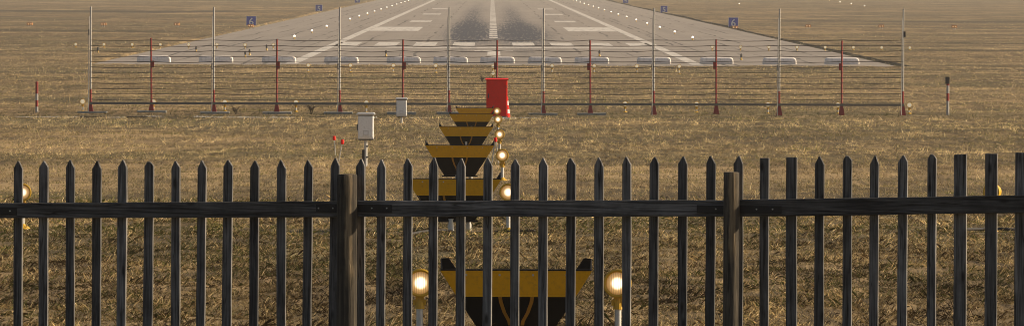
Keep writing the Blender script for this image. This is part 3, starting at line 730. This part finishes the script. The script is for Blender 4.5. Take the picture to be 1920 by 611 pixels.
for i, (a, b) in enumerate(bl): block(a, b, i)

# ------------------------------------------------------------------ cabinets
def red_cabinet():
    Y = 213; c = P(931.5, 221, Y); c.z = gzf(c.x, c.y); w, h, d = .75, 1.38, .5
    r = tag(empty('equipment_cabinet', c), 'tall bright red equipment cabinet behind the small lit lamps', 'cabinet')
    bev(MB().box((0, 0, .05), (w - .05, d - .05, .14)).build('plinth', M['concrete'], r), .01)
    bev(MB().box((0, 0, .10 + (h - .1) / 2), (w, d, h - .1)).build('body', M['red'], r), .012)
    m = MB(); a, b, hh = w / 2 + .035, d / 2 + .05, h
    m.add([(-a, -b, hh), (a, -b, hh), (a, b, hh), (-a, b, hh), (-a, -b, hh + .03), (a, -b, hh + .03), (a, b, hh + .06), (-a, b, hh + .06)], [(3, 2, 1, 0), (4, 5, 6, 7), (0, 1, 5, 4), (1, 2, 6, 5), (2, 3, 7, 6), (3, 0, 4, 7)])
    m.build('roof', M['red'], r)
    dr = MB().box((0, -d / 2 - .012, .13 + (h - .18) / 2), (w - .06, .022, h - .2)).build('door', M['red'], r); bev(dr, .008)
    MB().box((-w / 2 + .08, -d / 2 - .035, .82), (.03, .03, .16)).build('handle', M['seal'], dr)
    for z in (.4, 1.15): MB().tube((w / 2 - .035, -d / 2 - .02, z - .05), (w / 2 - .035, -d / 2 - .02, z + .05), .014, .014, 8).build('hinge', M['dark_red'], dr)
red_cabinet()
def white_box(px, py_top, Y, w, h, label, conduit=True):
    t = P(px, py_top, Y); g = gzf(t.x, t.y); r = tag(empty('utility_box', (t.x, t.y, g)), label, 'utility box', 'pale utility boxes on posts')
    H = t.z - g; d = w * .62; zb = H - h
    bev(MB().box((0, 0, zb + h * .46), (w, d, h * .88)).build('body', M['cabinet_white'], r), .012)
    bev(MB().box((0, 0, H - h * .105), (w + .012, d + .012, h * .035)).build('seal', M['seal'], r), .003)
    m = MB(); a, b = w / 2 + .03, d / 2 + .04; z0, z1 = H - h * .085, H
    m.prism([(-a, z0), (a, z0), (a, z0 + (z1 - z0) * .55), (a - .03, z1), (-a + .03, z1), (-a, z0 + (z1 - z0) * .55)], -b, b)
    bev(m.build('lid', M['cabinet_white'], r), .006)
    dr = MB().box((0, -d / 2 - .008, zb + h * .47), (w - .035, .016, h * .76)).build('door', M['cabinet_white'], r); bev(dr, .005)
    MB().box((.0, -d / 2 - .019, zb + h * .24), (w * .36, .006, h * .19)).build('label_plate', M['galv'], dr)
    MB().box((.0, -d / 2 - .0235, zb + h * .24), (w * .26, .003, h * .13)).build('window', M['sign_white'], dr)
    MB().box((-w / 2 - .012, 0, zb + h * .45), (.024, .05, .13)).build('latch', M['seal'], r)
    MB().box((0, 0, zb + .005), (w - .02, d - .01, .03)).build('bottom_flange', M['seal'], r)
    MB().tube((0, .0, 0), (0, 0, zb), .034, .034, 14).build('post', M['galv'], r, smooth=True)
    if conduit:
        MB().tube((-.055, -.02, 0), (-.05, -.01, zb * .62), .022, .026, 10).build('conduit', M['rubber'], r, smooth=True)
        for z in (.35, .75): MB().box((.03, -.03, zb * z), (.04, .02, .03)).build('clip', M['seal'], r)
white_box(686, 211, 124, .325, .56, 'larger pale grey utility box on a post, left of the troughs')
white_box(753, 183.5, 192, .33, .60, 'smaller pale grey utility box farther back by the barrier footing', False)

# traffic cone behind the cabinet
def cone():
    c = P(950.5, 216, 214.5); c.z = gzf(c.x, c.y); r = tag(empty('traffic_cone', c, .0), 'red and white striped cone peeking out behind the red cabinet', 'cone')
    def R_(z): return .125 - .095 * (z / .78)
    for i in range(5):
        z0, z1 = .03 + .15 * i, .03 + .15 * (i + 1)
        MB().lathe([(R_(z0), z0), (R_(z1), z1)], 18).build('red_band' if i % 2 == 0 else 'white_band', M['red' if i % 2 == 0 else 'sign_white'], r, smooth=True)
    bev(MB().box((0, 0, .015), (.30, .30, .03)).build('base', M['rubber'], r), .008)
cone()

# striped marker poles at the two sides
def marker(px, y0, y1, seq, label, cap):
    Y = 226; b = P(px, y1, Y); t = P(px, y0, Y); g = gzf(b.x, b.y); r = tag(empty('marker_pole', (b.x, b.y, g)), label, 'pole', 'striped marker poles beside the barrier')
    H = t.z - g; z = 0
    for fr, m in seq:
        MB().tube((0, 0, z), (0, 0, z + fr * H), .055, .053, 12).build('band', M[m], r, smooth=True); z += fr * H
    if cap: MB().box((-.02, 0, z - .12), (.15, .12, .26)).build('head', M['seal'], r)
    else: MB().lathe([(.06, 0), (.06, .03), (.02, .06)], 12).build('cap', M['dark_red'], r, (0, 0, z))
marker(69, 156, 213, [(.20, 'pole_white'), (.22, 'dark_red'), (.22, 'pole_white'), (.36, 'dark_red')], 'slim red and white striped pole at the far left of the barrier', False)
marker(1777, 145, 211, [(.38, 'pole_white'), (.2, 'dark_red'), (.2, 'pole_white'), (.22, 'dark_red')], 'red and white striped pole with a dark head, right of the barrier', True)

# red topped pegs
def peg(px, py, bx, by, Y, label, legs=1):
    b = P(bx, by, Y); g = gzf(b.x, b.y); t = P(px, py, Y)
    r = tag(empty('marker_peg', (b.x, b.y, g)), label, 'peg', 'red topped marker pegs')
    tv = Vector((t.x - b.x, 0, t.z - g))
    if legs == 1: MB().tube((0, 0, 0), tv, .012, .010, 8).build('stick', M['white'], r)
    else:
        for s in (-1, 1): MB().tube((s * .07, 0, 0), tv + Vector((s * .01, 0, 0)), .012, .010, 8).build('stick', M['white'], r)
    MB().lathe([(.018, -.05), (.034, -.04), (.036, .03), (.022, .05)], 12).build('head', M['red'], r, tv, smooth=True)
peg(626.5, 259, 629, 291, 136, 'thin upright peg with a red tip, left of the pair by the fence tips')
peg(642, 266, 634, 304, 127, 'leaning pale stick with a red tip beside the larger utility box')
peg(929, 262, 928.5, 306, 128, 'red topped peg on two thin legs beside the centre lamps', 2)

# ------------------------------------------------------------------ distance boards, PAPI units, edge lights
def digit_mesh(ch, h):
    cu = bpy.data.curves.new('digit', 'FONT'); cu.body = ch; cu.align_x = 'CENTER'; cu.size = h / .72; cu.extrude = .01; cu.offset = .022 * h
    o = bpy.data.objects.new('digit', cu); COL.objects.link(o)
    me = bpy.data.meshes.new_from_object(o.evaluated_get(bpy.context.evaluated_depsgraph_get()))
    bpy.data.objects.remove(o); me.materials.clear(); me.materials.append(M['sign_white']); me.name = 'digit'; return me
DIG = {c: digit_mesh(c, .92) for c in '654'}
def board(px, py0, py1, Y, ch, side):
    b = P(px, py1, Y); t = P(px, py0, Y); g = gzf(b.x, b.y)
    r = tag(empty('distance_board', (b.x, b.y, g)), side, 'sign', 'blue runway distance boards')
    H = t.z - g; w = 1.28; h = 1.30; zb = H - h
    MB().box((0, 0, zb + h / 2), (w, .10, h)).build('frame', M['sign_white'], r)
    MB().box((0, -.054, zb + h / 2 + .01), (w - .10, .012, h - .06)).build('panel', M['blue'], r)
    d = link('digit', DIG[ch], r, (0, -.072, zb + .19)); d.rotation_euler = (math.pi / 2, 0, 0)
    for s in (-1, 1): MB().box((s * .45, .02, zb / 2), (.06, .06, max(.05, zb + .02))).build('leg', M['galv'], r)
for px, py0, py1, Y, ch, sd_ in (
        (471, 31, 52, 768, '6', 'largest blue board with white 6, standing left of the runway'),
        (598, 9.5, 25, 1073, '5', 'mid sized blue board with white 5 at the left runway edge'),
        (670, -4, 10, 1378, '4', 'small blue board with white 4 cut by the picture top, runway left'),
        (1375, 33.5, 54, 768, '6', 'blue board with white 6 in the golden field on the right'),
        (1245, 11.5, 26.5, 1073, '5', 'blue board with white 5 beside a white mast on the right'),
        (1173, -4, 10.5, 1378, '4', 'small blue board with white 4 at the top edge, runway right')):
    board(px, py0, py1, Y, ch, sd_)
def papi(px, py, i, side):
    c = P(px, py, 738); g = gzf(c.x, c.y); z = max(c.z - g, .35)
    r = tag(empty('glide_path_light', (c.x, c.y, g)), '%s orange glide path light unit from the left on the %s field' % (ORD[i], side), 'light unit', 'orange glide path light units')
    bev(MB().box((0, 0, z), (.66, .8, .30)).build('housing', M['orange'], r), .03)
    for s in (-1, 1): MB().lathe([(.075, 0), (.07, -.02), (.002, -.03)], 14, 'Y').build('lens', M['papi_lens'], r, (s * .16, -.41, z))
    MB().box((0, -.3, z + .17), (.7, .3, .03)).build('hood', M['orange'], r)
    for s in (-.12, .12): MB().tube((s, -.2, 0), (s, -.2, z - .14), .035, .035, 8).build('leg', M['galv'], r)
for i in range(4):
    papi(56 + 138 * i, 46.5 + i * .9, i, 'left'); papi(1378 + 137 * i, 52 + i * .1, i, 'right')
me_gl = MB().lathe([(.10, 0), (.125, .06), (.12, .13), (.07, .20), (.01, .22)], 14).mesh('globe', M['edge_lens'], True)
me_sm = MB().lathe([(.12, 0), (.10, .03), (.045, .05), (.045, .18), (.10, .20)], 12).mesh('stem', M['lamp_yellow'], True)
for s, side in ((-1, 'left'), (1, 'right')):
    for i in range(16):
        Y = 618 + 60.5 * i
        r = tag(empty('runway_edge_light', (RC + s * 20.6, Y, .0)), '%s nearest white edge light along the %s side of the runway' % (ORD[i], side), 'edge light', 'white runway edge lights')
        link('globe', me_gl, r, (0, 0, .2)); link('stem', me_sm, r)
for i, (px, py, Y) in enumerate([(1386, 9.5, 1330), (1367, 1, 1560), (1555, 1, 1560), (1575, 5.5, 1430), (1596, 9, 1345), (1621, 13, 1250)]):
    c = P(px, py, Y); g = gzf(c.x, c.y)
    r = tag(empty('taxiway_light', (c.x, c.y, g)), '%s from the left of the small white lights far out on the right field' % ORD[i], 'light', 'small white lights on the far right field')
    link('globe', me_gl, r, (0, 0, .2)).scale = (1.1,) * 3; link('stem', me_sm, r)
# stubby runway end lights
for i, (px, py) in enumerate([(184, 101), (368, 98), (460, 108), (468, 104), (500, 95), (724, 106), (1124, 106), (1390, 113)]):
    Y = 6.7 * F / (py + 47 + (px - 960) * -.003); c = P(px, py, Y)
    r = tag(empty('runway_end_light', (c.x, Y, max(0.0, gzf(c.x, Y)))), '%s stubby dark light from the left on the pavement behind the white blocks' % ORD[i], 'light', 'stubby lights at the runway end')
    MB().lathe([(.10, 0), (.09, .06), (.06, .10), (.06, .22)], 12).build('stem', M['lamp_yellow'], r, smooth=True)
    MB().lathe([(.085, .22), (.09, .42), (.05, .50), (.005, .52)], 12).build('cap', M['seal'], r, smooth=True)

# dry weeds
def weed(px, py, Y, h, label):
    c = P(px, py, Y); g = gzf(c.x, c.y); mb = MB()
    for _ in range(9):
        a = random.uniform(0, 6.28); l = h * random.uniform(.5, 1); q = Vector((math.cos(a) * l * .35, math.sin(a) * l * .35, l))
        mb.tube((0, 0, 0), q, .012, .006, 5)
        for _ in range(3):
            t = random.uniform(.4, .95); b = q * t; mb.tube(b, b + Vector((random.uniform(-.1, .1), random.uniform(-.1, .1), random.uniform(.02, .12))), .010, .012, 5)
    r = tag(empty('dry_weed', (c.x, c.y, g)), label, 'weed', 'dry weeds'); mb.build('stems', M['weed'], r)
weed(584, 211, 222, .45, 'dark dry weed standing right of a lamp at the barrier foot')
weed(442, 214, 221, .3, 'small dry weed right of a concrete footing at the barrier')
weed(904, 151, 330, .36, 'dark bushy weed in the grass just left of the red cabinet top')

# ------------------------------------------------------------------ haze
n = N('haze_air'); n.n.remove(n.b)
pv = n.new('ShaderNodeVolumePrincipled'); pv.inputs['Color'].default_value = (1.0, 0.93, 0.86, 1); pv.inputs['Density'].default_value = 0.00016; pv.inputs['Anisotropy'].default_value = 0.3
n.l(pv.outputs[0], n.out.inputs['Volume'])
tag(MB().box((0, 3225, 4.0), (5400, 6700, 10.4)).build('haze', n.m), 'thin pale haze over the airfield', 'haze', kind='stuff')
